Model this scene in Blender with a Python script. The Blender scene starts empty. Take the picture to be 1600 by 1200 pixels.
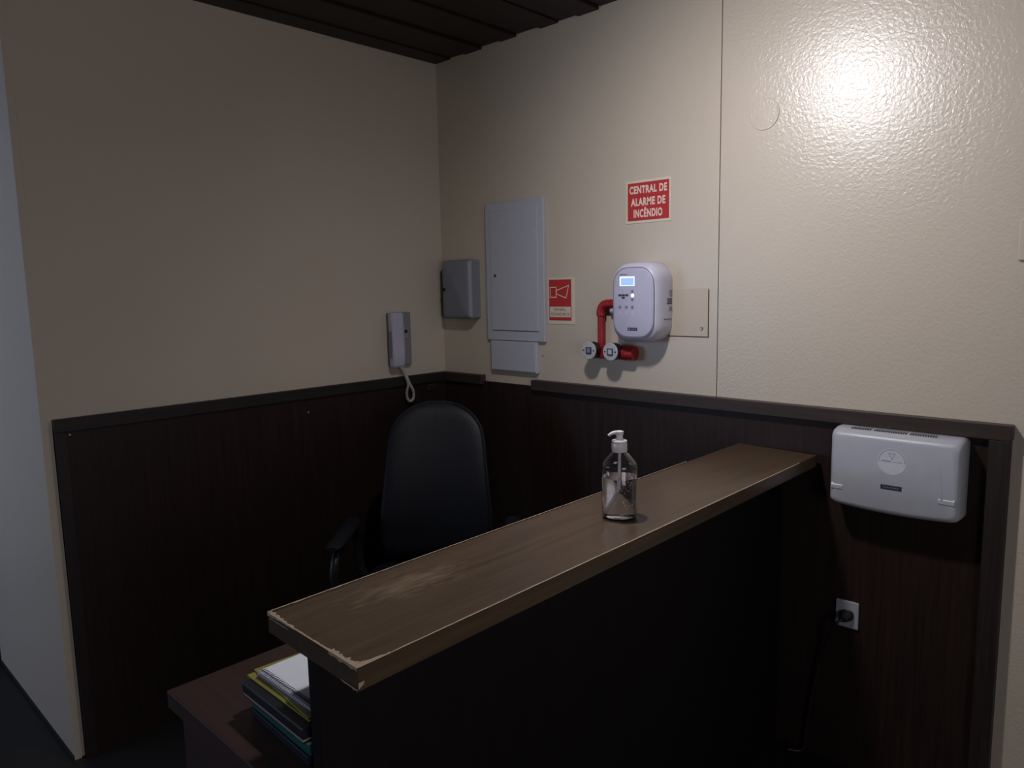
import bpy, bmesh, math, random
from math import sin, cos, pi, radians
from mathutils import Vector, Matrix
random.seed(7)
S = bpy.context.scene
COL = S.collection

# ------------------------------------------------------------------ materials
def mat(name, rgb, rough=.5, metal=0., spec=.5, bump=None, emit=None, trans=0., ior=1.45, alpha=1.):
    m = bpy.data.materials.new(name); m.use_nodes = True
    nt = m.node_tree; b = nt.nodes['Principled BSDF']
    b.inputs['Base Color'].default_value = (*rgb, 1)
    b.inputs['Roughness'].default_value = rough
    b.inputs['Metallic'].default_value = metal
    b.inputs['Specular IOR Level'].default_value = spec
    b.inputs['Transmission Weight'].default_value = trans
    b.inputs['IOR'].default_value = ior
    if emit:
        b.inputs['Emission Color'].default_value = (*emit[0], 1); b.inputs['Emission Strength'].default_value = emit[1]
    # light mottling so every surface stays procedural
    tc = nt.nodes.new('ShaderNodeTexCoord'); n = nt.nodes.new('ShaderNodeTexNoise')
    n.inputs['Scale'].default_value = bump[0] if bump else 30
    n.inputs['Detail'].default_value = bump[2] if bump and len(bump) > 2 else 2
    nt.links.new(tc.outputs['Object'], n.inputs['Vector'])
    if bump:
        bp = nt.nodes.new('ShaderNodeBump'); bp.inputs['Strength'].default_value = bump[1]
        bp.inputs['Distance'].default_value = .004
        nt.links.new(n.outputs['Fac'], bp.inputs['Height']); nt.links.new(bp.outputs['Normal'], b.inputs['Normal'])
    if not trans and not emit:
        mx = nt.nodes.new('ShaderNodeMix'); mx.data_type = 'RGBA'
        mx.inputs[6].default_value = (*[c*.93 for c in rgb], 1); mx.inputs[7].default_value = (*[min(1, c*1.06) for c in rgb], 1)
        nt.links.new(n.outputs['Fac'], mx.inputs[0]); nt.links.new(mx.outputs[2], b.inputs['Base Color'])
    return m

def wood(name, dark, light, axis, rough=.4, spec=.5, scale=1., worn=None, bump=.15):
    """laminate with a fine grain running along axis (0,1,2)"""
    m = bpy.data.materials.new(name); m.use_nodes = True
    nt = m.node_tree; L = nt.links; b = nt.nodes['Principled BSDF']
    tc = nt.nodes.new('ShaderNodeTexCoord'); mp = nt.nodes.new('ShaderNodeMapping')
    sc = [55*scale]*3; sc[axis] = 2.2*scale
    mp.inputs['Scale'].default_value = sc
    n = nt.nodes.new('ShaderNodeTexNoise'); n.inputs['Scale'].default_value = 1.6; n.inputs['Detail'].default_value = 6; n.inputs['Roughness'].default_value = .65
    L.new(tc.outputs['Object'], mp.inputs['Vector']); L.new(mp.outputs['Vector'], n.inputs['Vector'])
    r = nt.nodes.new('ShaderNodeValToRGB'); r.color_ramp.elements[0].position = .3; r.color_ramp.elements[1].position = .72
    r.color_ramp.elements[0].color = (*dark, 1); r.color_ramp.elements[1].color = (*light, 1)
    L.new(n.outputs['Fac'], r.inputs['Fac'])
    out = r.outputs['Color']
    if worn:
        (cx, cy, rx, ry), col = worn
        m2 = nt.nodes.new('ShaderNodeMapping'); m2.vector_type = 'TEXTURE'
        m2.inputs['Location'].default_value = (cx, cy, 0); m2.inputs['Scale'].default_value = (rx, ry, 10)
        ln = nt.nodes.new('ShaderNodeVectorMath'); ln.operation = 'LENGTH'
        L.new(tc.outputs['Object'], m2.inputs['Vector']); L.new(m2.outputs['Vector'], ln.inputs[0])
        m3 = nt.nodes.new('ShaderNodeMapping'); s3 = [120]*3; s3[axis] = 22; m3.inputs['Scale'].default_value = s3
        n3 = nt.nodes.new('ShaderNodeTexNoise'); n3.inputs['Scale'].default_value = 1; n3.inputs['Detail'].default_value = 5
        L.new(tc.outputs['Object'], m3.inputs['Vector']); L.new(m3.outputs['Vector'], n3.inputs['Vector'])
        a = nt.nodes.new('ShaderNodeMath'); a.operation = 'MULTIPLY_ADD'; a.inputs[1].default_value = -.55; a.inputs[2].default_value = .40
        L.new(ln.outputs['Value'], a.inputs[0])
        ad = nt.nodes.new('ShaderNodeMath'); ad.operation = 'ADD'
        L.new(a.outputs[0], ad.inputs[0]); L.new(n3.outputs['Fac'], ad.inputs[1])
        rr = nt.nodes.new('ShaderNodeMapRange'); rr.inputs['From Min'].default_value = .58; rr.inputs['From Max'].default_value = .95
        rr.inputs['To Max'].default_value = .55
        L.new(ad.outputs[0], rr.inputs['Value'])
        mx = nt.nodes.new('ShaderNodeMix'); mx.data_type = 'RGBA'; mx.inputs[7].default_value = (*col, 1)
        L.new(rr.outputs['Result'], mx.inputs[0]); L.new(out, mx.inputs[6]); out = mx.outputs[2]
    L.new(out, b.inputs['Base Color'])
    b.inputs['Roughness'].default_value = rough; b.inputs['Specular IOR Level'].default_value = spec
    bp = nt.nodes.new('ShaderNodeBump'); bp.inputs['Strength'].default_value = bump; bp.inputs['Distance'].default_value = .001
    L.new(n.outputs['Fac'], bp.inputs['Height']); L.new(bp.outputs['Normal'], b.inputs['Normal'])
    return m

def paint(name, rgb, rough, scale, strength, spec=.5, dist=.004, rgb2=None):
    """roller-textured gloss wall paint"""
    m = bpy.data.materials.new(name); m.use_nodes = True
    nt = m.node_tree; L = nt.links; b = nt.nodes['Principled BSDF']
    tc = nt.nodes.new('ShaderNodeTexCoord')
    n = nt.nodes.new('ShaderNodeTexNoise'); n.inputs['Scale'].default_value = scale; n.inputs['Detail'].default_value = 3
    n.inputs['Distortion'].default_value = .6
    big = nt.nodes.new('ShaderNodeTexNoise'); big.inputs['Scale'].default_value = 1.7; big.inputs['Detail'].default_value = 3
    L.new(tc.outputs['Object'], n.inputs['Vector']); L.new(tc.outputs['Object'], big.inputs['Vector'])
    bp = nt.nodes.new('ShaderNodeBump'); bp.inputs['Strength'].default_value = strength; bp.inputs['Distance'].default_value = dist
    L.new(n.outputs['Fac'], bp.inputs['Height']); L.new(bp.outputs['Normal'], b.inputs['Normal'])
    mx = nt.nodes.new('ShaderNodeMix'); mx.data_type = 'RGBA'
    mx.inputs[6].default_value = (*[c*.95 for c in rgb], 1); mx.inputs[7].default_value = (*(rgb2 or [c*1.05 for c in rgb]), 1)
    L.new(big.outputs['Fac'], mx.inputs[0]); L.new(mx.outputs[2], b.inputs['Base Color'])
    b.inputs['Roughness'].default_value = rough; b.inputs['Specular IOR Level'].default_value = spec
    return m

M = dict(
    wallA=paint('cream_paint_left', (.50, .425, .35), .36, 150, .12, .35),
    wallB=paint('cream_paint_smooth', (.51, .44, .355), .33, 140, .14, .7),
    wallC=paint('cream_paint_textured', (.51, .44, .355), .32, 95, .26, .75, .005),
    plain=mat('painted_plaster', (.45, .40, .34), .7, bump=(60, .1)),
    cover=mat('painted_cover', (.50, .43, .35), .45, bump=(150, .1)),
    wain=wood('dark_wainscot_laminate', (.013, .0075, .0065), (.027, .0145, .0118), 2, .44, .3, 1.0),
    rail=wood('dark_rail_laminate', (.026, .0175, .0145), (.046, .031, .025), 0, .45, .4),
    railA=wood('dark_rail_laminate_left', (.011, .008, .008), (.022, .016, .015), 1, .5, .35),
    stile=wood('dark_stile_laminate', (.012, .0085, .0080), (.030, .021, .018), 2, .5, .35),
    ctop=wood('counter_laminate', (.050, .031, .0175), (.095, .060, .034), 1, .30, .5, .8, worn=((-.04, -.62, .09, .24), (.26, .19, .12))),
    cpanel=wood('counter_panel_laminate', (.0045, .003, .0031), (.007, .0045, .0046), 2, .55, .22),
    desk=wood('reddish_desk_laminate', (.032, .0155, .0145), (.058, .030, .026), 0, .42, .4, .8),
    ceil=wood('dark_ceiling_boards', (.009, .0045, .0042), (.026, .0125, .0105), 1, .5, .3, .6),
    floor=mat('dark_floor', (.014, .013, .014), .5, bump=(40, .1)),
    chip=mat('bare_chipboard', (.42, .32, .23), .8, bump=(400, .5)),
    white=mat('white_plastic', (.55, .55, .60), .38),
    lilac=mat('alarm_white_plastic', (.56, .54, .66), .35),
    lilac2=mat('alarm_face_film', (.47, .46, .60), .42),
    pabx=mat('grey_white_plastic', (.40, .405, .445), .36),
    greyblue=mat('grey_cabinet_enamel', (.19, .20, .235), .42),
    enamel=mat('white_enamel', (.42, .43, .48), .45, bump=(60, .06)),
    hand=mat('pale_handset_plastic', (.42, .41, .50), .40),
    handdark=mat('aged_handset_base', (.20, .19, .20), .5),
    cord=mat('light_grey_cord', (.42, .40, .40), .5),
    dark=mat('black_plastic', (.012, .012, .014), .4),
    navy=mat('dark_navy_print', (.03, .03, .055), .5),
    greyprint=mat('grey_print', (.20, .19, .27), .5),
    disc=mat('pale_grey_disc', (.42, .42, .46), .45),
    metal=mat('steel', (.6, .6, .6), .3, 1.),
    red=mat('red_conduit_paint', (.30, .016, .020), .4),
    redsign=mat('red_sign_print', (.42, .022, .022), .45),
    cream=mat('pale_sign_border', (.62, .56, .44), .5),
    pink=mat('sign_lettering', (.72, .56, .47), .5),
    brownprint=mat('sign_dark_lettering', (.20, .09, .06), .6),
    socket=mat('outlet_plate_plastic', (.34, .35, .39), .4),
    leather=mat('black_leather', (.0075, .0085, .0125), .48, spec=.28, bump=(260, .2)),
    piping=mat('black_leather_piping', (.010, .011, .014), .40, spec=.35),
    gap=mat('dark_gap', (.02, .018, .016), .9),
    paper=mat('white_paper', (.84, .87, .93), .8),
    paperedge=mat('grey_paper_edges', (.34, .31, .28), .8),
    olive=mat('olive_yellow_folder', (.30, .27, .05), .5),
    blackfolder=mat('black_folder', (.013, .014, .020), .4),
    teal=mat('teal_folder', (.010, .115, .095), .35),
    navyfolder=mat('dark_navy_folder', (.013, .015, .030), .4),
    clear=mat('clear_bottle_plastic', (.97, .97, .98), .09, trans=1., ior=1.40),
    gel=mat('clear_gel', (.97, .97, .98), .0, trans=1., ior=1.33),
    pump=mat('translucent_pump_plastic', (.66, .62, .63), .35),
    lens=mat('lamp_lens', (1, 1, 1), .5, emit=((1, .97, 1.), 440.)),
    lcd=mat('blue_lcd', (.1, .2, .6), .4, emit=((.42, .60, 1.), .75)),
    lcdedge=mat('lcd_backlight_edge', (.8, .9, 1), .4, emit=((.72, .84, 1.), 1.0)),
    led=mat('white_indicator', (.9, .9, .85), .4, emit=((1, .98, .93), .8)),
    doordark=mat('dark_door_wood', (.010, .009, .009), .5),
)

# ------------------------------------------------------------------ mesh helpers
def box(bm, x0, x1, y0, y1, z0, z1, bev=0, seg=2):
    t = bmesh.new()
    bmesh.ops.create_cube(t, size=1)
    for v in t.verts:
        v.co = Vector(((x0+x1)/2+v.co.x*(x1-x0), (y0+y1)/2+v.co.y*(y1-y0), (z0+z1)/2+v.co.z*(z1-z0)))
    if bev: bmesh.ops.bevel(t, geom=t.edges[:], offset=bev, segments=seg, affect='EDGES', profile=.5)
    merge(bm, t); return bm
def merge(bm, t):
    vm = {}
    for v in t.verts: vm[v] = bm.verts.new(v.co)
    for f in t.faces:
        try: bm.faces.new([vm[v] for v in f.verts])
        except ValueError: pass
    t.free()
def nb(): return bmesh.new()
def B(*a, **k): return box(nb(), *a, **k)
def loft(bm, rings, cap=(True, True)):
    R = [[bm.verts.new(p) for p in r] for r in rings]
    n = len(R[0])
    for a, b in zip(R, R[1:]):
        for i in range(n): bm.faces.new((a[i], a[(i+1) % n], b[(i+1) % n], b[i]))
    if cap[0]: bm.faces.new(R[0][::-1])
    if cap[1]: bm.faces.new(R[-1])
    return bm
def tube(bm, pts, r, n=12, cap=True, closed=False):
    pts = [Vector(p) for p in pts]; rings = []
    up = None
    for i, p in enumerate(pts):
        if closed: d = pts[(i+1) % len(pts)]-pts[i-1]
        else: d = pts[min(i+1, len(pts)-1)]-pts[max(i-1, 0)]
        d.normalize()
        if up is None:
            up = d.orthogonal().normalized()
        else:
            up = (up-d*up.dot(d)).normalized()
        s = d.cross(up); rr = r[i] if isinstance(r, (list, tuple)) else r
        rings.append([p+up*rr*cos(2*pi*k/n)+s*rr*sin(2*pi*k/n) for k in range(n)])
    if closed: rings.append(rings[0]); cap = False
    loft(bm, rings, (cap, cap)); return bm
def lathe(bm, prof, c, n=40, axis='z', cap=True):
    """prof: (radius, height) pairs; radius 0 ends are closed"""
    rings = []
    for r, h in prof:
        ring = []
        for k in range(n):
            a = 2*pi*k/n; u, v = max(r, 1e-5)*cos(a), max(r, 1e-5)*sin(a)
            ring.append(Vector(c)+(Vector((u, v, h)) if axis == 'z' else Vector((u, -h, v)) if axis == '-y' else Vector((h, u, v))))
        rings.append(ring)
    loft(bm, rings, (cap, cap)); return bm
def rrect(w, h, r, n=8, bulge=0.):
    """rounded rectangle outline (2D), optionally with bowed sides"""
    pts = []
    for cx, cy, a0 in ((w/2-r, h/2-r, 0), (-w/2+r, h/2-r, 90), (-w/2+r, -h/2+r, 180), (w/2-r, -h/2+r, 270)):
        for k in range(n+1):
            a = radians(a0+90*k/n); pts.append((cx+r*cos(a), cy+r*sin(a)))
    # subdivide straight runs and bow them
    out = []
    for i, p in enumerate(pts):
        q = pts[(i+1) % len(pts)]; out.append(p)
        if math.dist(p, q) > r*.6:
            for k in range(1, 8): out.append((p[0]+(q[0]-p[0])*k/8, p[1]+(q[1]-p[1])*k/8))
    if bulge:
        out = [(x+math.copysign(bulge*w*(1-(2*y/h)**2), x)*(abs(x)/(w/2)), y+math.copysign(bulge*h*(1-(2*x/w)**2), y)*(abs(y)/(h/2))) for x, y in out]
    return out
def on_back(outline, cx, cz, y):      # outline on a plane facing -y
    return [Vector((cx+u, y, cz+v)) for u, v in outline]
def obj(name, bm, m, parent=None, smooth=False, origin=None):
    bmesh.ops.recalc_face_normals(bm, faces=bm.faces[:])
    if parent is not None:
        w = Vector(parent['_w']); 
    elif origin is not None: w = Vector(origin)
    else:
        xs = [v.co for v in bm.verts]
        w = Vector((sum(v.x for v in xs)/len(xs), sum(v.y for v in xs)/len(xs), min(v.z for v in xs)))
    bmesh.ops.translate(bm, verts=bm.verts[:], vec=-w)
    me = bpy.data.meshes.new(name); bm.to_mesh(me); bm.free()
    me.materials.append(m)
    for p in me.polygons: p.use_smooth = smooth
    o = bpy.data.objects.new(name, me); COL.objects.link(o)
    if parent is not None: o.parent = parent
    else: o.location = w
    o['_w'] = tuple(w)
    if smooth:
        md = o.modifiers.new('wn', 'WEIGHTED_NORMAL') if smooth == 'w' else None
    return o
def thing(name, label, cat, loc, group=None):
    o = bpy.data.objects.new(name, None); COL.objects.link(o); o.empty_display_size = .05
    o.location = loc; o['_w'] = tuple(loc); o['label'] = label; o['category'] = cat
    if group: o['group'] = group
    return o
def tag(o, label, cat, group=None):
    o['label'] = label; o['category'] = cat
    if group: o['group'] = group
    return o
def struct(name, bm, m, origin=(0, 0, 0)):
    o = obj(name, bm, m, origin=origin); o['kind'] = 'structure'; return o
def shade(o, ang=40):
    me = o.data
    for p in me.polygons: p.use_smooth = True
    me.set_sharp_from_angle(angle=radians(ang))
    return o
def text_bm(body, cx, cz, y, w, h, bold=0.0, space=1.0):
    """lettering on a plane facing -y, fitted to width w and height h"""
    c = bpy.data.curves.new('t', 'FONT'); c.body = body; c.align_x = 'CENTER'; c.offset = bold; c.space_character = space; c.resolution_u = 3
    o = bpy.data.objects.new('t', c); COL.objects.link(o)
    dg = bpy.context.evaluated_depsgraph_get(); dg.update()
    me = bpy.data.meshes.new_from_object(o.evaluated_get(dg))
    bm = nb(); bm.from_mesh(me)
    bpy.data.objects.remove(o); bpy.data.curves.remove(c); bpy.data.meshes.remove(me)
    xs = [v.co.x for v in bm.verts]; zs = [v.co.y for v in bm.verts]
    sx = w/(max(xs)-min(xs)); sz = h/(max(zs)-min(zs)); mx = (max(xs)+min(xs))/2; mz = (max(zs)+min(zs))/2
    for v in bm.verts: v.co = Vector((cx+(v.co.x-mx)*sx, y, cz+(v.co.y-mz)*sz))
    return bm

# ------------------------------------------------------------------ camera
H = 1.55
yaw, pitch, roll, F = -.7652, -.1292, -.0200, 1158.3
f = Vector((sin(yaw)*cos(pitch), cos(yaw)*cos(pitch), sin(pitch)))
r = Vector((cos(yaw), -sin(yaw), 0)); u = r.cross(f)
rr = r*cos(roll)+u*sin(roll); uu = -r*sin(roll)+u*cos(roll)
cd = bpy.data.cameras.new('camera'); cam = bpy.data.objects.new('camera', cd); COL.objects.link(cam)
mw = Matrix((( rr.x, uu.x, -f.x, 2.6858), (rr.y, uu.y, -f.y, -2.3355), (rr.z, uu.z, -f.z, H), (0, 0, 0, 1)))
cam.matrix_world = mw
cd.sensor_width = 36; cd.lens = F*36/1600; cd.clip_start = .02
S.camera = cam

# ------------------------------------------------------------------ room shell
HC, HW, YA, XB, SEAM = 2.565, 1.160, -1.670, 2.305, 1.4290
FX, FY = 4.6, -4.1
bm = B(-2.4, FX+.1, FY-.1, .15, -.10, 0); struct('floor', bm, M['floor'])
# tongue boards of the ceiling, running away from the alarm wall
bm = nb(); x = -.0; k = 0
steps = [.0, .11, .20, .31, .42, .515, .64, .74, .83, .935, 1.05]
while steps[-1] < FX: steps.append(steps[-1]+.105)
steps = [-2.4+.105*i for i in range(22)] + steps
dz = {}
for i, (a, b_) in enumerate(zip(steps, steps[1:])):
    d = [0, .010, .003, .012, .002, .007][i % 6]
    box(bm, a, b_-.006, FY, .0, HC+d, HC+.03+d, .002, 1)
struct('ceiling', bm, M['ceil'])
struct('ceiling_slab', B(-2.4, FX, FY, .15, HC+.045, HC+.12), M['gap'])
bm = B(-1.0, 0, -1.70, .15, 0, HC+.045, .006, 3); struct('wall_left', bm, M['wallA'])
bm = B(0, SEAM-.0012, 0, .15, 0, HC+.045); struct('wall_back', bm, M['wallB'])
bm = B(SEAM+.0012, FX, 0, .15, 0, HC+.045, .001, 1); struct('wall_right', bm, M['wallC'])
struct('trim_1', B(SEAM-.0012, SEAM+.0012, .003, .02, HW-.03, HC+.04), M['gap'])
bm = B(FX, FX+.1, FY, -3.45, 0, HC+.045); box(bm, FX, FX+.1, -1.75, 0, 0, HC+.045); box(bm, FX, FX+.1, -3.45, -1.75, 0, .55); box(bm, FX, FX+.1, -3.45, -1.75, 2.15, HC+.045)
struct('wall_side', bm, M['plain'])
bm = B(FX+.03, FX+.08, -3.45, -3.40, .55, 2.15); box(bm, FX+.03, FX+.08, -1.80, -1.75, .55, 2.15); box(bm, FX+.03, FX+.08, -3.45, -1.75, .55, .60); box(bm, FX+.03, FX+.08, -3.45, -1.75, 2.10, 2.15)
struct('added_fill_window', bm, M['white'])  # unseen window frame, added to go with the side fill light
struct('wall_far', B(-2.5, -2.4, FY, .15, 0, HC+.045), M['plain'])
# wall behind the camera with the daylight window
bm = nb(); WX0, WX1, WZ0, WZ1 = -2.2, -.3, .9, 2.2
box(bm, -2.4, WX0, FY-.12, FY, 0, HC+.045); box(bm, WX1, FX, FY-.12, FY, 0, HC+.045)
box(bm, WX0, WX1, FY-.12, FY, 0, WZ0); box(bm, WX0, WX1, FY-.12, FY, WZ1, HC+.045)
struct('wall_front', bm, M['plain'])
bm = nb()
for a, b_ in ((WX0, WX0+.05), (WX1-.05, WX1), (-1.275, -1.225)): box(bm, a, b_, FY-.09, FY-.03, WZ0, WZ1)
for a, b_ in ((WZ0, WZ0+.05), (WZ1-.05, WZ1)): box(bm, WX0, WX1, FY-.085, FY-.035, a, b_)
struct('window_1', bm, M['white'])
# dark door beyond the end of the left wall
bm = B(-1.10, -1.0, -1.725, -1.60, 0, 2.15, .003); box(bm, -1.9, -1.10, -1.66, -1.62, 0, 2.12); struct('door_1', bm, M['doordark'])
struct('wall_hall', B(-2.4, -1.0, -1.60, -1.50, 0, HC+.045), M['plain'])
# painted corner bead at the end of the left wall
bm = B(0.0, .0022, -1.7015, -1.6795, 0, HC, .0006, 1); struct('trim_2', bm, M['wallA'])
# wainscot panelling, rails and stile
struct('trim_3', B(0, .014, YA, -.014, 0, HW-.03), M['wain'])
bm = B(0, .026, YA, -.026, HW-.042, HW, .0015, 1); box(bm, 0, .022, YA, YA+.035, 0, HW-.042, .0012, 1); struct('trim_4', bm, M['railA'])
struct('trim_5', B(.014, XB-.035, -.014, 0, 0, HW-.028), M['wain'])
bm = B(0.0, .279, -.030, 0, HW-.042, HW, .0015, 1); box(bm, .585, XB, -.034, 0, HW-.042, HW, .0015, 1)
struct('trim_6', bm, M['rail'])
bm = B(XB-.052, XB-.003, -.034, 0, 0, HW-.043, .0015, 1); struct('trim_7', bm, M['stile'])
bm = B(-1.0, -.0, -1.706, -1.70, 0, .012); struct('baseboard_left', bm, M['doordark'])

# ------------------------------------------------------------------ reception counter
cr = thing('reception_counter', 'long dark brown wooden reception counter with chipped near edge under the pump bottle', 'counter', (1.67, -.9, 0))
KZ, KT = 1.0096, .0364
P0, P1, P2, P3 = (1.5463, -1.7614), (1.8209, -1.7690), (1.7960, -.0345), (1.5245, -.0145)
def slab(poly, z0, z1, bev=0):
    t = nb(); a = [t.verts.new((x, y, z0)) for x, y in poly]; b = [t.verts.new((x, y, z1)) for x, y in poly]
    t.faces.new(a[::-1]); t.faces.new(b)
    for i in range(len(poly)): t.faces.new((a[i], a[(i+1) % len(poly)], b[(i+1) % len(poly)], b[i]))
    if bev: bmesh.ops.bevel(t, geom=t.edges[:], offset=bev, segments=2, affect='EDGES')
    return t
top = obj('countertop', slab([P0, P1, P2, P3], KZ-KT, KZ, .0012), M['ctop'], cr)
PX0, PX1 = 1.662, 1.693
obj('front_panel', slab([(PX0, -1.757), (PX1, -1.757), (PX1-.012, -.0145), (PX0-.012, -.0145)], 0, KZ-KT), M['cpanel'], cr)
# worn edges: irregular slivers of bare chipboard on the edges of the top
def lerp(a, b, t): return tuple(a[i]+(b[i]-a[i])*t for i in range(len(a)))
LIFT = [0.]
def ribbon(bm, a, b, t0, t1, w0, w1, n, up, out, z, jag=1.):
    """thin sliver from a to b (2D) on the top face (up=True) or on the side face"""
    prev = None; LIFT[0] += .00009; z += LIFT[0] if up else 0; gx = .0006+LIFT[0]
    for i in range(n+1):
        t = t0+(t1-t0)*i/n; p = lerp(a, b, t)
        w = (w0+(w1-w0)*i/n)*(1-jag*.5+jag*random.random()); 
        if up: q1 = Vector((p[0]+out[0]*gx, p[1]+out[1]*gx, z+.0005)); q2 = Vector((p[0]-out[0]*w, p[1]-out[1]*w, z+.0005))
        else: q1 = Vector((p[0]+out[0]*gx, p[1]+out[1]*gx, z+.0005)); q2 = Vector((p[0]+out[0]*gx, p[1]+out[1]*gx, z-w))
        v = (bm.verts.new(q1), bm.verts.new(q2))
        if prev: bm.faces.new((prev[0], v[0], v[1], prev[1]))
        prev = v
N, E_, Wd = (0, -1), (1, 0), (-1, 0)
bm = nb()
ribbon(bm, P0, P1, .0, .36, .010, .003, 16, True, N, KZ); ribbon(bm, P0, P1, .0, .34, .004, .001, 14, False, N, KZ)
ribbon(bm, P0, P1, .03, .26, .0022, .0012, 10, False, N, KZ-.0065)
ribbon(bm, P0, P1, .34, .80, .0022, .0030, 30, True, N, KZ)
ribbon(bm, P0, P1, .72, 1., .008, .011, 16, True, N, KZ); ribbon(bm, P0, P1, .72, 1., .0030, .0055, 16, False, N, KZ)
ribbon(bm, P1, P2, .0, .035, .010, .003, 8, True, E_, KZ)
ribbon(bm, P0, P1, .84, 1., .001, .0045, 8, False, N, KZ-KT+.004)
ribbon(bm, P1, P2, 0., .006, .014, .004, 3, False, E_, KZ-KT+.014)
ribbon(bm, P0, P3, .0, .16, .0035, .0010, 26, True, Wd, KZ)
ribbon(bm, P1, P2, .035, .92, .0014, .0010, 140, True, E_, KZ, .9)
ribbon(bm, P0, P3, .16, .8, .0009, .0007, 80, True, Wd, KZ, .9)
o = obj('chipped_edge', bm, M['chip'], cr); o['label'] = 'pale bare chipboard along the worn edges'

# ------------------------------------------------------------------ desk
DZ = .7663
ds = thing('desk', 'reddish brown desk holding the stack of folders behind the counter', 'desk', (1.43, -1.1, 0))
obj('desktop', B(1.2165, 1.6490, -1.8186, -.35, DZ-.036, DZ, .002), M['desk'], ds)
obj('side_panel', B(1.238, 1.6465, -1.800, -1.775, 0, DZ-.036, .001, 1), M['desk'], ds)
obj('side_panel', B(1.238, 1.6465, -.40, -.375, 0, DZ-.036, .001, 1), M['desk'], ds)
obj('modesty_panel', B(1.615, 1.6465, -1.775, -.40, .25, DZ-.036), M['desk'], ds)
obj('apron', B(1.232, 1.25, -1.775, -.40, DZ-.10, DZ-.036), M['desk'], ds)
dr = obj('drawer', B(1.245, 1.60, -1.772, -1.40, DZ-.25, DZ-.105, .002), M['desk'], ds)
obj('handle', tube(nb(), [(1.245, -1.64, DZ-.17), (1.222, -1.635, DZ-.17), (1.222, -1.545, DZ-.17), (1.245, -1.54, DZ-.17)], .004, 8), M['metal'], dr)

# ------------------------------------------------------------------ stack of papers
def sheet(x0, x1, y0, y1, z0, z1, rot=0, bev=.0006):
    t = B(x0, x1, y0, y1, z0, z1, bev=bev, seg=1)
    if rot:
        c = Vector((x0, y0, 0)); bmesh.ops.rotate(t, verts=t.verts[:], cent=c, matrix=Matrix.Rotation(radians(rot), 3, 'Z'))
    return t
z = DZ+.0003
SX, YN, DEP = 1.425, -1.752, .30
o = obj('document_folder', sheet(SX+.006, SX+.215, YN+.006, YN+DEP, z, z+.014, -2.2), M['navyfolder'])
tag(o, 'dark navy folder at the bottom of the stack on the desk', 'folder'); z += .0143
fol = thing('document_folder', 'teal green folder with loose sheets in the lower part of the desk stack', 'folder', (SX+.1, YN+.15, z))
obj('cover', sheet(SX-.004, SX+.215, YN+.010, YN+DEP, z, z+.021, -2.0), M['teal'], fol)
obj('loose_sheets', sheet(SX+.035, SX+.216, YN+.006, YN+DEP-.01, z+.0213, z+.0265, -2.0), M['paperedge'], fol); z += .0268
bx = thing('binder', 'thick black binder in the middle of the stack on the desk', 'binder', (SX+.1, YN+.15, z))
obj('lower_cover', sheet(SX-.006, SX+.215, YN-.004, YN+DEP, z, z+.0025, -1.2), M['blackfolder'], bx)
obj('page_block', sheet(SX-.004, SX+.213, YN-.004, YN+DEP-.01, z+.0027, z+.0062, -1.2), M['paperedge'], bx)
obj('upper_cover', sheet(SX-.006, SX+.215, YN-.005, YN+DEP, z+.0064, z+.026, -1.1, .002), M['blackfolder'], bx); z += .0263
o = obj('document_folder', sheet(SX-.018, SX+.205, YN+.012, YN+DEP-.02, z, z+.003, -.5), M['olive']); tag(o, 'olive yellow folder on the black binder, lower of two', 'folder', 'olive folders in the stack'); z += .0033
o = obj('document_folder', sheet(SX-.022, SX+.200, YN+.028, YN+DEP, z, z+.003, -4.5), M['olive']); tag(o, 'olive yellow folder directly under the spiral notebook', 'folder', 'olive folders in the stack'); z += .0033
ntb = thing('spiral_notebook', 'white spiral notebook lying on top of the stack on the desk', 'notebook', (SX+.1, YN+.15, z))
NX0, NX1, NY0, NY1 = SX+.004, SX+.215, YN+.022, YN+.022+.16
obj('pages', B(NX0, NX1, NY0, NY1, z+.0008, z+.008, .0008, 1), M['paper'], ntb)
obj('back_cover', B(NX0-.001, NX1, NY0, NY1, z, z+.0008), M['navy'], ntb)
t = nb(); nr = 32
for i in range(nr):                        # punched holes and wire loops of the binding
    xx = NX0+.006+(NX1-NX0-.012)*i/(nr-1)
    pts = [(xx+.0004, NY0+.0035+.0075*cos(a_), z+.0045+.0060*sin(a_)) for a_ in [pi*2*k/14 for k in range(14)]]
    tube(t, pts, .0008, 6, closed=True)
obj('spiral_binding', t, M['greyprint'], ntb, True)
t = nb()
for i in range(nr):
    xx = NX0+.006+(NX1-NX0-.012)*i/(nr-1)
    box(t, xx-.0011, xx+.0013, NY0+.006, NY0+.015, z+.0075, z+.0083)
obj('punched_holes', t, M['navy'], ntb)

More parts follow.
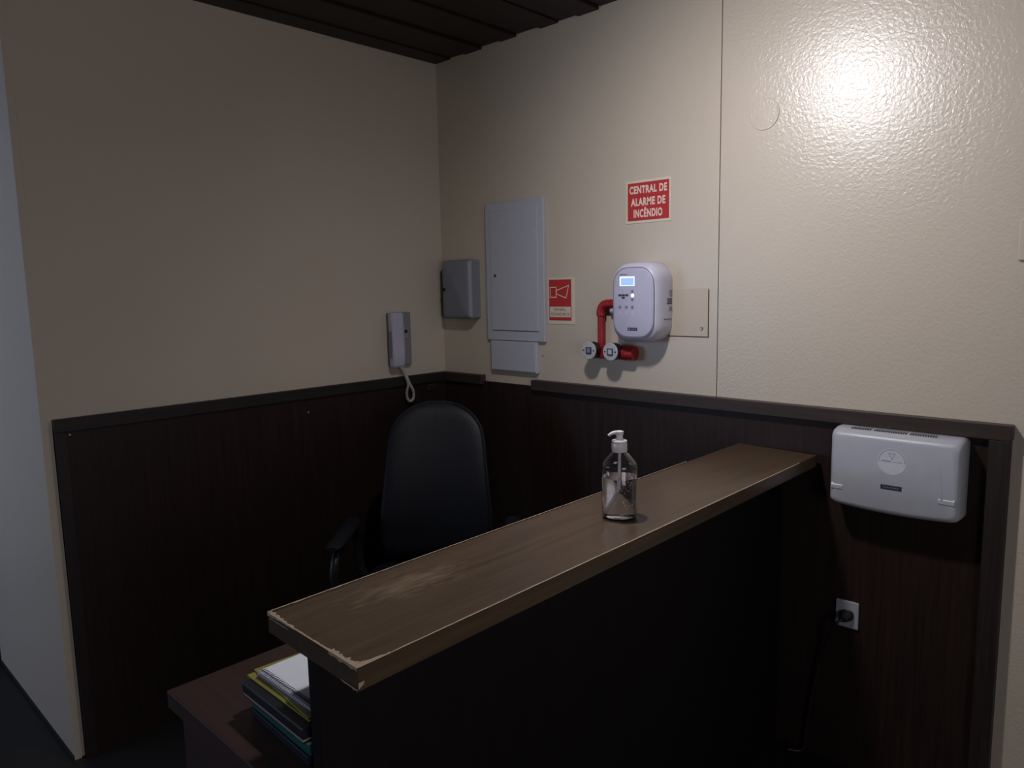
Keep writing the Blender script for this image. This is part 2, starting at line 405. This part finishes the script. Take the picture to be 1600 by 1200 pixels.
# ------------------------------------------------------------------ office chair
CH = (.690, -.705, 0.); CA = radians(-48)
ch = thing('office_chair', 'high-backed black leather office chair behind the counter', 'chair', CH)
def CV(x, y, zz): return Vector((CH[0]+x*cos(CA)-y*sin(CA), CH[1]+x*sin(CA)+y*cos(CA), zz))
def backring(v, grow=0.):
    zz = .52+.590*v
    w = .215
    if v < .15: w = .185+.030*sin(v/.15*pi/2)
    elif v > .30: w = .215-.040*(v-.30)/.7
    if v > .74: w *= math.sqrt(max(0, 1-((v-.74)/.262)**2.6))
    th = .045*(1-.35*v)*(1 if v < .9 else max(.15, math.sqrt(max(0, 1-((v-.9)/.102)**2))))
    if v < .06: th *= .55+.45*v/.06
    cx = -.235-.11*v+.025*sin(v*pi*1.2)
    ring = []
    for k in range(40):
        a = 2*pi*k/40; c, s = cos(a), sin(a)
        yy = math.copysign(abs(c)**.55, c)*(w+grow); xx = math.copysign(abs(s)**.7, s)*(th+grow)
        xx += .05*(yy/.25)**2
        ring.append(CV(cx+xx, yy, zz))
    return ring
vs = [0, .01, .03, .06, .1, .15, .22, .3, .4, .5, .6, .7, .76, .8, .84, .88, .91, .94, .96, .975, .988, .996]
shade(obj('backrest', loft(nb(), [backring(v) for v in vs]), M['leather'], ch), 60)
for side in (0,):
    pts = []
    for v in vs[1:-1]:
        rg = backring(v); pts.append(rg[side]+(CV(1, 0, 0)-CV(0, 0, 0))*.018)
    shade(obj('piping', tube(nb(), pts, .004, 8), M['piping'], ch))
rings = []
for i, (zz, g) in enumerate(((.415, -.03), (.425, -.008), (.45, 0), (.485, 0), (.502, -.012), (.508, -.05))):
    rings.append([CV(.02+a*(1), b, zz) for a, b in rrect(.48+2*g, .49+2*g, .09+g*.5, 6, .01)])
shade(obj('seat', loft(nb(), rings), M['leather'], ch), 60)
for s in (-1, 1):
    pts = [CV(-.14, s*.24, .43), CV(-.15, s*.285, .50), CV(-.15, s*.295, .60), CV(-.13, s*.30, .655), CV(-.08, s*.30, .672), CV(.06, s*.30, .672),
           CV(.13, s*.30, .655), CV(.165, s*.30, .60), CV(.15, s*.295, .50), CV(.12, s*.24, .43)]
    ar = shade(obj('armrest', tube(nb(), pts, .017, 12), M['piping'], ch))
    pad = nb(); rg = []
    for t, g in ((0, .5), (.06, .9), (.2, 1), (.8, 1), (.94, .9), (1, .5)):
        rg.append([CV(-.16+.33*t, s*.30+.032*g*cos(2*pi*k/16), .688+.017*g*sin(2*pi*k/16)) for k in range(16)])
    shade(obj('arm_pad', loft(pad, rg), M['leather'], ar))
obj('seat_plate', tube(nb(), [CV(-.16, 0, .402), CV(.14, 0, .402)], .014, 10), M['dark'], ch)
obj('back_bar', tube(nb(), [CV(-.05, 0, .40), CV(-.24, 0, .40), CV(-.30, 0, .47), CV(-.305, 0, .62)], .022, 10), M['dark'], ch)
shade(obj('gas_column', lathe(nb(), [(.030, .10), (.030, .25), (.016, .252), (.016, .39)], CV(0, 0, 0), 20), M['dark'], ch))
for k in range(5):
    a = 2*pi*k/5+.3
    p = [CV(.02*cos(a), .02*sin(a), .115), CV(.16*cos(a), .16*sin(a), .10), CV(.28*cos(a), .28*sin(a), .078)]
    sp = shade(obj('base_spoke', tube(nb(), p, [.024, .019, .014], 10), M['dark'], ch))
    t = nb(); c = CV(.28*cos(a), .28*sin(a), .028)
    for dd in (-.016, .016):
        off = Vector((-sin(a), cos(a), 0))*dd; ax = Vector((-sin(a), cos(a), 0))
        tube(t, [c+off-ax*.008, c+off+ax*.008], .028, 18)
    tube(t, [c, c+Vector((0, 0, .055))], .006, 8)
    shade(obj('caster', t, M['dark'], sp))

# ------------------------------------------------------------------ pump bottle
BX, BY = 1.6935, -.9460
bt = thing('pump_bottle', 'clear plastic pump bottle half full of gel standing on the counter', 'bottle', (BX, BY, KZ))
z0 = KZ+.0004
outer = [(0, 0), (.033, 0), (.0385, .002), (.0415, .008), (.0415, .116), (.0408, .118), (.0415, .120), (.0415, .126), (.0400, .1305), (.0215, .1520), (.0170, .1555), (.0155, .158), (.0155, .168)]
inner = [(r_-.0011, h_) for r_, h_ in outer[::-1] if r_ > .016 and h_ > .006]
prof = outer+[(.0143, .168), (.0143, .158)]+[p for p in inner if p[1] < .157]+[(.038, .004), (.030, .0022), (0, .0022)]
shade(obj('bottle_body', lathe(nb(), prof, (BX, BY, z0), 56), M['clear'], bt), 50)
shade(obj('gel', lathe(nb(), [(0, .003), (.030, .003), (.0376, .005), (.0402, .009), (.0402, .098), (.0395, .0988), (0, .0982)], (BX, BY, z0), 48), M['gel'], bt), 40)
t = nb()
for i in range(150):
    a = random.uniform(0, 2*pi); q = math.sqrt(random.random())*.036; s_ = random.uniform(.0005, .0014)
    bmesh.ops.create_icosphere(t, subdivisions=1, radius=s_, matrix=Matrix.Translation((BX+q*cos(a), BY+q*sin(a), z0+random.uniform(.012, .092))))
o = obj('air_bubbles', t, M['clear'], bt, True); o['kind'] = 'stuff'
cap = [(0, .1575), (.0172, .1575), (.0180, .159), (.0180, .176), (.0172, .1785), (.0172, .1800), (.0180, .1815), (.0172, .184), (.0095, .1852), (0, .1852)]
t = lathe(nb(), [(r_, h_) for r_, h_ in cap if not (r_ == 0 and h_ < .16)][0:0]+cap, (BX, BY, z0), 40)
shade(obj('collar', t, M['pump'], bt), 35)
dirn = (Vector((-cos(yaw), sin(yaw), 0))*.96+Vector((-sin(yaw), -cos(yaw), 0))*.2).normalized()
hd = lathe(nb(), [(0, .184), (.0075, .184), (.0080, .196), (.0090, .1985), (.0098, .202), (.0095, .2050), (.006, .2062), (0, .2064)], (BX, BY, z0), 28)
hd = shade(obj('pump_head', hd, M['pump'], bt), 40)
pts = [Vector((BX, BY, z0+.2018))+dirn*d+Vector((0, 0, e)) for d, e in ((-.002, 0), (.008, .001), (.016, .0005), (.022, -.002), (.027, -.0055))]
shade(obj('nozzle', tube(nb(), pts, [.0048, .0046, .0038, .0034, .003], 14), M['pump'], hd))
side = Vector((-dirn.y, dirn.x, 0))
pts = [Vector((BX, BY, z0+hh))+dirn*d for hh, d in ((.157, 0), (.12, 0), (.085, .001), (.065, .004), (.045, .012), (.028, .021), (.013, .029))]
shade(obj('dip_tube', tube(nb(), pts, .0034, 12), M['pump'], bt))

# ------------------------------------------------------------------ fire alarm sign
def plate(x0, x1, z0_, z1_, y, th, m, name, parent=None, bev=.0004):
    return obj(name, B(x0, x1, y-th, y, z0_, z1_, bev=bev, seg=1), m, parent)
sg = thing('warning_sign', 'red sign reading CENTRAL DE ALARME DE INCÊNDIO above the alarm panel', 'sign', (1.147, 0, 1.776))
plate(1.0505, 1.2425, 1.7755, 1.9290, 0, .0022, M['cream'], 'sign_board', sg)
obj('red_field', B(1.0585, 1.2350, -.0027, -.0020, 1.7850, 1.9205), M['redsign'], sg)
for s_, cz, w in (('CENTRAL DE', 1.8955, .160), ('ALARME DE', 1.8520, .147), ('INCÊNDIO', 1.8110, .123)):
    h = .0285 if 'Ê' not in s_ else .0370
    obj('lettering', text_bm(s_, 1.1465, cz+(0 if h < .03 else .003), -.0031, w, h, .040, 1.12), M['pink'], sg)
sg = thing('warning_sign', 'red and cream SINAL SONORO sign with a horn symbol beside the breaker panel', 'sign', (.729, 0, 1.3985))
plate(.661, .802, 1.3985, 1.5870, 0, .0022, M['cream'], 'sign_board', sg)
obj('red_field', B(.6675, .7850, -.0027, -.0020, 1.4130, 1.5790), M['redsign'], sg)
obj('caption_field', B(.6715, .7815, -.0032, -.0025, 1.4265, 1.4690), M['cream'], sg)
obj('lettering', text_bm('SINAL', .7265, 1.4580, -.0036, .063, .0125, .008), M['brownprint'], sg)
obj('lettering', text_bm('SONORO', .7265, 1.4385, -.0036, .098, .0130, .008), M['brownprint'], sg)
def stroke(bm, pts, w, y):
    n = len(pts)
    for i in range(n):
        a, b = Vector((pts[i][0], 0, pts[i][1])), Vector((pts[(i+1) % n][0], 0, pts[(i+1) % n][1]))
        d = (b-a).normalized(); s_ = Vector((-d.z, 0, d.x))*w/2; a = a-d*w/2; b = b+d*w/2
        vs_ = [Vector((p.x, y-.0001*i, p.z)) for p in (a-s_, b-s_, b+s_, a+s_)]
        bm.faces.new([bm.verts.new(p) for p in vs_])
t = nb()
stroke(t, [(.6745, 1.5075), (.7060, 1.5070), (.7060, 1.5480), (.6745, 1.5480)], .0032, -.0031)
stroke(t, [(.7085, 1.5210), (.7585, 1.5040), (.7730, 1.5545), (.7085, 1.5350)], .0032, -.0037)
obj('horn_symbol', t, M['pink'], sg)

# ------------------------------------------------------------------ breaker panel
ep = thing('breaker_panel', 'tall white breaker panel door on the wall beside the corner', 'electrical panel', (.473, 0, 1.322))
obj('frame', B(.3120, .6520, -.016, 0, 1.322, 1.9150, .003, 2), M['enamel'], ep)
dd = obj('door', B(.3445, .6215, -.0195, -.0155, 1.3660, 1.8780, .0018, 2), M['enamel'], ep)
obj('hinge_gap', B(.3455, .6205, -.0165, -.0160, 1.3632, 1.3662), M['gap'], dd)
o = obj('latch', lathe(nb(), [(0, 0), (.0055, 0), (.0055, .003), (0, .003)], (.3735, -.0195, 1.603), 16, '-y'), M['dark'], dd)
obj('latch_label', B(.3635, .3885, -.0200, -.0194, 1.5850, 1.5915), M['disc'], dd)
for xx, zz in ((.637, 1.43), (.637, 1.76), (.637, 1.85)):
    obj('screw', lathe(nb(), [(0, 0), (.0035, 0), (.003, .0015), (0, .0018)], (xx, -.016, zz), 12, '-y'), M['disc'], ep)
jb = thing('junction_box', 'small white box directly below the breaker panel', 'junction box', (.47, 0, 1.186))
obj('box_body', B(.335, .6085, -.020, 0, 1.186, 1.3200, .004, 3), M['enamel'], jb)
obj('lid', B(.340, .6035, -.0235, -.0195, 1.191, 1.3200, .003, 3), M['enamel'], jb)
o = obj('wall_plug', lathe(nb(), [(0, 0), (.003, 0), (.003, .0015), (0, .0015)], (.627, 0, 1.262), 12, '-y'), M['dark']); tag(o, 'tiny dark plugged screw hole in the wall right of the small white box', 'screw hole')

# ------------------------------------------------------------------ grey key cabinet
kc = thing('key_cabinet', 'small blue-grey cabinet on the wall in the corner left of the breaker panel', 'cabinet', (.175, 0, 1.41))
KX, KW, KZc, KH = .163, .188, 1.5460, .262
obj('back_tray', loft(nb(), [on_back(rrect(KW, KH, .012, 5), KX, KZc, y) for y in (0, -.035)]), M['greyblue'], kc)
rings = [on_back(rrect(KW+.004-2*g, KH+.004-2*g, max(.004, .013-g*.3), 5), KX-.004*0, KZc, y) for g, y in ((0, -.0345), (0, -.052), (.003, -.058), (.010, -.066), (.020, -.070))]
shade(obj('door', loft(nb(), rings), M['greyblue'], kc), 25)
obj('lock', lathe(nb(), [(0, 0), (.0075, 0), (.0075, .006), (.004, .0065), (.004, .012), (0, .012)], (KX-KW/2+.022, -.069, KZc+.002), 18, '-y'), M['dark'], kc)

# ------------------------------------------------------------------ intercom handset
ih = thing('intercom_handset', 'pale intercom handset with coiled cord hanging on the left wall', 'intercom phone', (.03, -.29, 1.205))
obj('wall_base', B(0, .026, -.340, -.219, 1.212, 1.450, .006, 3), M['handdark'], ih)
# handset body: profile in x-z extruded along y
prof = [(.026, 1.449), (.050, 1.451), (.056, 1.444), (.057, 1.400), (.0535, 1.385), (.0535, 1.29), (.057, 1.272), (.058, 1.225), (.054, 1.212), (.046, 1.207), (.028, 1.211)]
t = nb(); y0, y1 = -.349, -.284
a = [t.verts.new((x_, y0, z_)) for x_, z_ in prof]; b = [t.verts.new((x_, y1, z_)) for x_, z_ in prof]
t.faces.new(a); t.faces.new(b[::-1])
for i in range(len(prof)): t.faces.new((a[i], b[i], b[(i+1) % len(prof)], a[(i+1) % len(prof)]))
bmesh.ops.bevel(t, geom=t.edges[:], offset=.004, segments=2, affect='EDGES')
hs = shade(obj('handset', t, M['hand'], ih), 30)
obj('grip_slot', B(.030, .0515, -.3503, -.3485, 1.25, 1.37, .0003, 1), M['greyprint'], hs)
obj('hook', B(.024, .034, -.258, -.246, 1.330, 1.356, .002, 2), M['metal'], ih)
obj('call_button', B(.025, .031, -.262, -.244, 1.358, 1.372, .002, 2), M['dark'], ih)
def along(pts, n):
    out = []; 
    for i in range(n+1):
        s_ = i/n*(len(pts)-1); k_ = min(int(s_), len(pts)-2); fr = s_-k_
        p0, p1, p2, p3 = [Vector(pts[max(0, min(len(pts)-1, j))]) for j in (k_-1, k_, k_+1, k_+2)]
        out.append(.5*((2*p1)+(-p0+p2)*fr+(2*p0-5*p1+4*p2-p3)*fr**2+(-p0+3*p1-3*p2+p3)*fr**3))
    return out
core = along([(.045, -.300, 1.208), (.046, -.285, 1.180), (.046, -.272, 1.155), (.044, -.262, 1.125), (.043, -.272, 1.090), (.043, -.268, 1.060), (.043, -.250, 1.048),
              (.043, -.234, 1.062), (.043, -.235, 1.095), (.046, -.254, 1.125), (.048, -.268, 1.152), (.044, -.275, 1.175), (.02, -.272, 1.213)], 900)
pts = []
for i, p in enumerate(core):
    a_ = i*.55; d = (core[min(i+1, len(core)-1)]-core[max(i-1, 0)]).normalized(); s1 = d.cross(Vector((1, .01, 0))).normalized(); s2 = d.cross(s1)
    pts.append(p+(s1*cos(a_)+s2*sin(a_))*.0048)
obj('coiled_cord', tube(nb(), pts, .0021, 5), M['cord'], ih, True)

# ------------------------------------------------------------------ fire alarm control panel
ap = thing('fire_alarm_panel', 'rounded white fire alarm panel with a lit blue screen on the wall', 'alarm panel', (1.146, 0, 1.345))
AX, AZ, AW, AH = 1.1515, 1.4880, .195, .278
rings = [on_back(rrect(AW-2*g, AH-2*g, .058-g*.6, 10, .018), AX, AZ, y) for g, y in ((.002, 0), (0, -.006), (0, -.070), (.002, -.082), (.006, -.092), (.013, -.100), (.020, -.104))]
shade(obj('housing', loft(nb(), rings), M['lilac'], ap), 50)
FXc = 1.1540
rings = [on_back(rrect(.164-2*g, .238-2*g, .050-g*.5, 10, .020), FXc, AZ, y) for g, y in ((0, -.102), (0, -.1055), (.0015, -.1075), (.0035, -.1082))]
fp = shade(obj('front_cover', loft(nb(), rings), M['lilac2'], ap), 50)
rim = on_back(rrect(.167, .241, .051, 10, .020), FXc, AZ, -.1052)
obj('cover_seam', tube(nb(), rim, .0013, 6, closed=True), M['greyprint'], fp)
yf = -.1084
obj('screen_bezel', B(1.0980, 1.1609, yf-.0006, yf+.001, 1.5480, 1.5810), M['lcdedge'], fp)
obj('screen', B(1.1030, 1.1585, yf-.0010, yf-.0005, 1.5500, 1.5765), M['lcd'], fp)
obj('maker_mark', B(1.0972, 1.1298, yf-.0004, yf+.0005, 1.5870, 1.5905), M['greyprint'], fp)
for i, (xx, zz) in enumerate(((1.0985, 1.5150), (1.1135, 1.5150), (1.1285, 1.5150), (1.1135, 1.5055))):
    obj('key', loft(nb(), [on_back(rrect(.0128, .0072, .0020, 3), xx, zz, y) for y in (yf, yf-.0012)]), M['navy'], fp)
for xx, zz in ((1.1519, 1.5280), (1.1519, 1.4990), (1.0979, 1.4718), (1.1262, 1.4716), (1.1520, 1.4716)):
    obj('button', lathe(nb(), [(0, 0), (.0062, 0), (.0055, .0009), (0, .001)], (xx, yf, zz), 16, '-y'), M['greyprint'], fp)
for xx in (1.0970, 1.1250, 1.1520): obj('button_caption', B(xx-.003, xx+.003, yf-.0004, yf+.0004, 1.4480, 1.4580), M['lilac'], fp)
o = obj('indicator_light', lathe(nb(), [(0, 0), (.0070, 0), (.0055, .001), (0, .0012)], (1.1528, yf, 1.5135), 16, '-y'), M['led'], fp); o['label'] = 'lit white indicator'
npz = 1.3935
o = obj('nameplate', B(1.1325, 1.1730, yf-.0008, yf+.0005, npz-.0055, npz+.0055), M['navy'], fp)
for i in range(5): pass
obj('emblem', lathe(nb(), [(0, 0), (.0026, 0), (.0026, .0003), (0, .0003)], (1.1400, yf-.0008, npz), 12, '-y'), M['disc'], o)
t = nb()
for i in range(5): box(t, 1.1470+i*.0046, 1.1500+i*.0046, yf-.0012, yf-.0007, npz-.0018, npz+.0018)
obj('maker_mark', t, M['greyprint'], o)
xs_ = AX+AW/2+AW*.018*.95
for zz, hh, yy0, yy1 in ((1.4985, .0045, -.040, -.008), (1.4910, .0045, -.036, -.008), (1.4835, .0045, -.040, -.008), (1.510, .002, -.024, -.007), (1.5165, .002, -.024, -.007), (1.523, .002, -.024, -.007), (1.529, .002, -.024, -.007), (1.470, .002, -.024, -.007), (1.464, .002, -.024, -.007), (1.458, .002, -.024, -.007)):
    obj('side_vent', B(xs_-.004, xs_+.0012, yy0, yy1, zz-hh/2, zz+hh/2), M['navy'], ap)
obj('side_seam', B(xs_-.006, xs_+.0010, -.058, -.010, 1.4265, 1.4290), M['navy'], ap)
# painted cover plate behind / beside the panel
cp = thing('cover_plate', 'cream painted access plate with one screw right of the alarm panel', 'cover plate', (1.30, 0, 1.366))
obj('plate', B(1.215, 1.3935, -.0030, 0, 1.3665, 1.5360, .0012, 2), M['cover'], cp)
obj('plate_gap', B(1.3930, 1.3965, -.0012, 0, 1.3655, 1.5300), M['gap'], cp)
obj('plate_gap', B(1.215, 1.3960, -.0012, 0, 1.3640, 1.3670), M['gap'], cp)
obj('screw', lathe(nb(), [(0, 0), (.0072, 0), (.006, .0018), (.0025, .0025), (0, .0012)], (1.3700, -.003, 1.3950), 18, '-y'), M['metal'], cp)
o = obj('round_cover', lathe(nb(), [(0, 0), (.0490, 0), (.0490, .0016), (.0480, .0028), (0, .0028)], (1.5815, 0, 2.0815), 56, '-y'), M['wallC']); shade(o, 30)
tag(o, 'round painted blank cover high on the textured wall', 'cover plate')
o = obj('switch_plate', B(2.2865, 2.372, -.008, 0, 1.594, 1.700, .003, 2), M['cover']); tag(o, 'cream plate at the right picture edge above the wood panelling', 'switch plate')

# ------------------------------------------------------------------ red conduit and key sockets
cdt = thing('alarm_conduit', 'red conduit pipe leaving the left side of the alarm panel', 'conduit', (1.0, 0, 1.275))
pts = along([(1.048, -.024, 1.4780), (1.010, -.024, 1.4795), (.985, -.024, 1.4800), (.962, -.024, 1.4740), (.9505, -.024, 1.4560), (.9505, -.024, 1.40), (.9505, -.024, 1.285)], 40)
shade(obj('pipe', tube(nb(), pts, .0145, 16), M['red'], cdt))
e = along([(1.000, -.024, 1.4805), (.978, -.024, 1.4805), (.961, -.024, 1.4740), (.9510, -.024, 1.4560), (.9505, -.024, 1.4350)], 20)
shade(obj('elbow', tube(nb(), e, .0180, 16), M['red'], cdt))
obj('pipe_bushing', tube(nb(), [(.996, -.020, 1.4560), (1.050, -.020, 1.4550)], .012, 12), M['disc'], cdt)
obj('outlet_box', B(.925, 1.100, -.040, 0, 1.2720, 1.3240, .006, 3), M['red'], cdt)
shade(obj('pipe_stub', tube(nb(), [(1.055, -.028, 1.2965), (1.109, -.028, 1.2965)], .0265, 18), M['red'], cdt), 40)
def key_socket(x_, z_, label, root=None):
    if root is None:
        t_ = thing('alarm_key_socket', label, 'alarm socket', (x_, -.0405, z_), 'round sockets below the alarm panel')
        shade(obj('socket_body', lathe(nb(), [(0, 0), (.0305, 0), (.0325, .004), (.0325, .034), (0, .034)], (x_, -.0405, z_), 36, '-y'), M['dark'], t_), 35)
        fd = shade(obj('face_disc', lathe(nb(), [(0, 0), (.0335, 0), (.0335, .003), (.032, .0042), (0, .0042)], (x_, -.0746, z_), 36, '-y'), M['disc'], t_), 35)
        yq = -.0789
        bb = obj('button_frame', loft(nb(), [on_back(rrect(.0260, .0265, .002, 3), x_+.001, z_, y) for y in (yq+.0004, yq-.003)]), M['navy'], fd)
        for s_ in (-1, 1):
            obj('screw', lathe(nb(), [(0, 0), (.0036, 0), (.003, .001), (0, .001)], (x_+s_*.0240, yq, z_), 12, '-y'), M['navy'], fd)
        return t_
    c = root.copy(); COL.objects.link(c); c.location = (x_, -.0405, z_); c['label'] = label; c['_w'] = (x_, -.0405, z_)
    for chd in list(root.children):
        d_ = chd.copy(); COL.objects.link(d_); d_.parent = c
        for g_ in chd.children:
            q_ = g_.copy(); COL.objects.link(q_); q_.parent = d_
    return c
s1 = key_socket(.9304, 1.3045, 'left round black-bodied socket with grey face below the alarm panel')
bpy.context.view_layer.update()
s2 = key_socket(1.0315, 1.3035, 'right round black-bodied socket with pale square centre below the alarm panel', s1)
def face(s_): return [c for c in s_.children if c.name.startswith('face_disc')][0]
fx1, fx2 = face(s1), face(s2)
fx1['_w'] = s1['_w']; fx2['_w'] = s2['_w']
obj('button', B(.9304-.006, .9304+.009, -.0838, -.0810, 1.3045-.009, 1.3045+.009, .001, 1), M['greyprint'], fx1)
o = obj('button', B(1.0315-.007, 1.0315+.010, -.0838, -.0810, 1.3035-.009, 1.3035+.009, .001, 1), M['disc'], fx2); o['label'] = 'pale grey centre'

# ------------------------------------------------------------------ PABX box on the panelling
px = thing('telephone_exchange_box', 'white telephone switchboard box with round sticker on the dark panelling', 'switchboard box', (2.035, -.0145, .886))
X0, X1, Z0, Z1 = 1.8580, 2.2080, .8850, 1.1170
def pring(g, y, bow, zt=0):
    pts = []
    o_ = rrect(X1-X0-2*g, Z1-Z0-2*g, .016, 5)
    for a_, b_ in o_:
        uu_ = a_/((X1-X0)/2)
        zz = b_
        if b_ < 0: zz = b_-bow*(1-uu_*uu_)
        else: zz = b_-zt
        pts.append(Vector(((X0+X1)/2+a_, y, (Z0+Z1)/2+zz)))
    return pts
rings = [pring(.003, -.0142, 0), pring(0, -.020, .002), pring(0, -.055, .006), pring(.0015, -.078, .009, .002), pring(.004, -.091, .010, .005), pring(.010, -.0985, .009, .006), pring(.018, -.1015, .007, .006)]
body = shade(obj('housing', loft(nb(), rings), M['pabx'], px), 50)
cxp, SZ = 2.0340, 1.0370
st = obj('round_sticker', lathe(nb(), [(0, 0), (.0385, 0), (.0385, .0005), (0, .0005)], (cxp, -.1015, SZ), 40, '-y'), M['white'], body)
t = nb()
for k in range(40):
    a_ = 2*pi*k/40
    if sin(a_) >= -.15:
        p = Vector((cxp+.0345*cos(a_), -.1022, SZ+.0345*sin(a_))); d = Vector((-sin(a_), 0, cos(a_)))*.0016; q = Vector((cos(a_), 0, sin(a_)))*.0014
        t.faces.new([t.verts.new(v) for v in (p-d-q, p+d-q, p+d+q, p-d+q)])
tri = [(cxp-.009, SZ+.023), (cxp+.008, SZ+.023), (cxp+.001, SZ+.006)]
stroke(t, tri, .0012, -.1023)
box(t, cxp-.028, cxp-.002, -.1024, -.1020, SZ-.001, SZ+.0015); box(t, cxp+.0, cxp+.028, -.1024, -.1020, SZ-.001, SZ)
obj('sticker_print', t, M['greyprint'], st)
npt = obj('nameplate', B(2.0065, 2.0630, -.1024, -.1008, .9540, .9675, .0004, 1), M['navy'], body)
t = nb()
for i in range(8): box(t, 2.0135+i*.0054, 2.0167+i*.0054, -.1028, -.1023, .9590, .9625)
obj('maker_mark', t, M['greyprint'], npt)
t = nb()
for i in range(36):
    if i in (9, 24): continue
    xx = X0+.052+i*.0064
    for j in range(3): box(t, xx, xx+.0022, -.074+j*.013, -.065+j*.013, Z1-.0030, Z1+.0003)
obj('vent_slots', t, M['gap'], body)
def wedge(xa, xb, za, zb, yb, yp):
    """raised ledge fading out towards its ends"""
    t_ = nb(); vs_ = [t_.verts.new(v) for v in ((xa, yb, za), (xb, yb, za), (xb, yb, zb), (xa, yb, zb), (xa, yp, za), (xb, yp, za), (xb, yp, za+(zb-za)*.5), (xa, yp, za+(zb-za)*.5))]
    for q_ in ((0, 1, 5, 4), (4, 5, 6, 7), (7, 6, 2, 3), (0, 4, 7, 3), (1, 2, 6, 5)): t_.faces.new([vs_[i] for i in q_])
    return t_
obj('finger_ledge', wedge(X0+.010, X0+.042, .934, .954, -.096, -.1036), M['pabx'], body)
obj('finger_ledge', wedge(X1-.052, X1-.012, .938, .958, -.096, -.1036), M['pabx'], body)
t = nb(); a = [t.verts.new(v) for v in ((X1-.052, -.1010, 1.065), (X1-.048, -.1010, .945), (X1-.038, -.1010, .945), (X1-.044, -.1050, .950))]
for q_ in ((0, 1, 3), (0, 3, 2), (1, 2, 3)): t.faces.new([a[i] for i in q_])
obj('moulded_rib', t, M['pabx'], body)

# ------------------------------------------------------------------ power outlet with plug
po = thing('power_outlet', 'white power outlet plate low on the dark panelling in the counter shadow', 'power outlet', (1.90, -.0145, .468))
obj('outlet_plate', B(1.8660, 1.9350, -.0225, -.0142, .4690, .5560, .003, 2), M['socket'], po)
pg = thing('power_plug', 'black plug and cable pushed into the wall outlet', 'plug', (1.895, -.023, .50))
rings = []
for y_, g in ((-.0227, 1.), (-.030, 1.), (-.036, .85), (-.050, .55)):
    rings.append([Vector((1.897+.006-(-.0225-y_)*.2+u_*g, y_, .512-(-.0225-y_)*.3+v_*g)) for u_, v_ in rrect(.040, .030, .012, 5)])
shade(obj('plug_body', loft(nb(), rings), M['dark'], pg), 50)
pts = along([(1.897, -.046, .505), (1.885, -.060, .492), (1.868, -.058, .465), (1.845, -.040, .40), (1.815, -.030, .28), (1.79, -.028, .10), (1.78, -.03, .008), (1.74, -.06, .005)], 50)
obj('plug_cable', tube(nb(), pts, .0042, 10), M['dark'], pg, True)

# tiny screw heads on the left panelling and a small socket near the corner
for (yy, zz, lb) in ((-.757, 1.062, 'tiny pale screw head on the left panelling nearer the corner'), (-1.625, 1.106, 'tiny pale screw head at the outer top of the left panelling')):
    o = obj('screw_head', lathe(nb(), [(0, 0), (.0035, 0), (.0025, .0015), (0, .0018)], (.014, yy, zz), 12, 'x'), M['disc']); tag(o, lb, 'screw', 'screw heads on the left panelling')
js = thing('phone_jack', 'small dark phone jack on the left panelling beside the coiled cord', 'phone jack', (.0145, -.115, 1.085))
obj('jack_plate', B(.0142, .022, -.135, -.070, 1.078, 1.110-.001, .002, 2), M['stile'], js)
obj('jack_insert', B(.022, .0245, -.112, -.092, 1.086, 1.100, .001, 1), M['dark'], js)

# ------------------------------------------------------------------ ceiling lamp over the desk (just above the frame)
LX, LY, LZ = 1.505, -1.015, 2.375
cl = thing('ceiling_lamp', 'round white ceiling lamp above the counter, out of the picture', 'lamp', (LX, LY, LZ))
TILT = Matrix.Translation((LX, LY, LZ)) @ (Vector((0, 0, -1)).rotation_difference(Vector((.38, .40, -.83)).normalized())).to_matrix().to_4x4() @ Matrix.Translation((-LX, -LY, -LZ))
def tilted(bm_):
    bmesh.ops.transform(bm_, matrix=TILT, verts=bm_.verts[:]); return bm_
shade(obj('lamp_housing', tilted(lathe(nb(), [(0, .0), (.064, .0), (.068, .004), (.062, .045), (.040, .075), (0, .085)], (LX, LY, LZ), 40)), M['white'], cl), 40)
obj('lamp_stem', tube(nb(), [(LX, LY-.02, LZ+.05), (LX, LY-.02, HC+.002)], .012, 14), M['white'], cl)
shade(obj('lamp_lens', tilted(lathe(nb(), [(0, -.010), (.034, -.0085), (.052, -.005), (.060, -.0003), (0, -.0003)], (LX, LY, LZ), 32)), M['lens'], cl), 60)
def area(name, loc, rot, sx, sy, power, col, shape='RECTANGLE', spread=180):
    l = bpy.data.lights.new(name, 'AREA'); l.shape = shape; l.size = sx; l.size_y = sy; l.energy = power; l.color = col; l.spread = radians(spread)
    o_ = bpy.data.objects.new(name, l); COL.objects.link(o_); o_.location = loc; o_.rotation_euler = rot; return o_
area('window_daylight', (-1.25, FY-.14, 1.55), (radians(90), 0, 0), 1.9, 1.25, 30., (.56, .70, 1.0))
area('added_side_fill', (FX+.14, -2.6, 1.35), (0, radians(90), 0), 1.5, 1.6, 25., (.92, .93, 1.0))  # added fill from the right to lift the left wall, no known source

w = bpy.data.worlds.new('world'); S.world = w; w.use_nodes = True
w.node_tree.nodes['Background'].inputs[0].default_value = (.55, .68, 1., 1); w.node_tree.nodes['Background'].inputs[1].default_value = .02

for o_ in bpy.data.objects:
    if '_w' in o_: del o_['_w']
S.view_settings.view_transform = 'Standard'; S.view_settings.look = 'None'; S.view_settings.gamma = 1; S.view_settings.exposure = 0
S.view_settings.use_curve_mapping = False
S.cycles.max_bounces = 12; S.cycles.transmission_bounces = 12; S.cycles.sample_clamp_indirect = 4
S.cycles.use_denoising = True
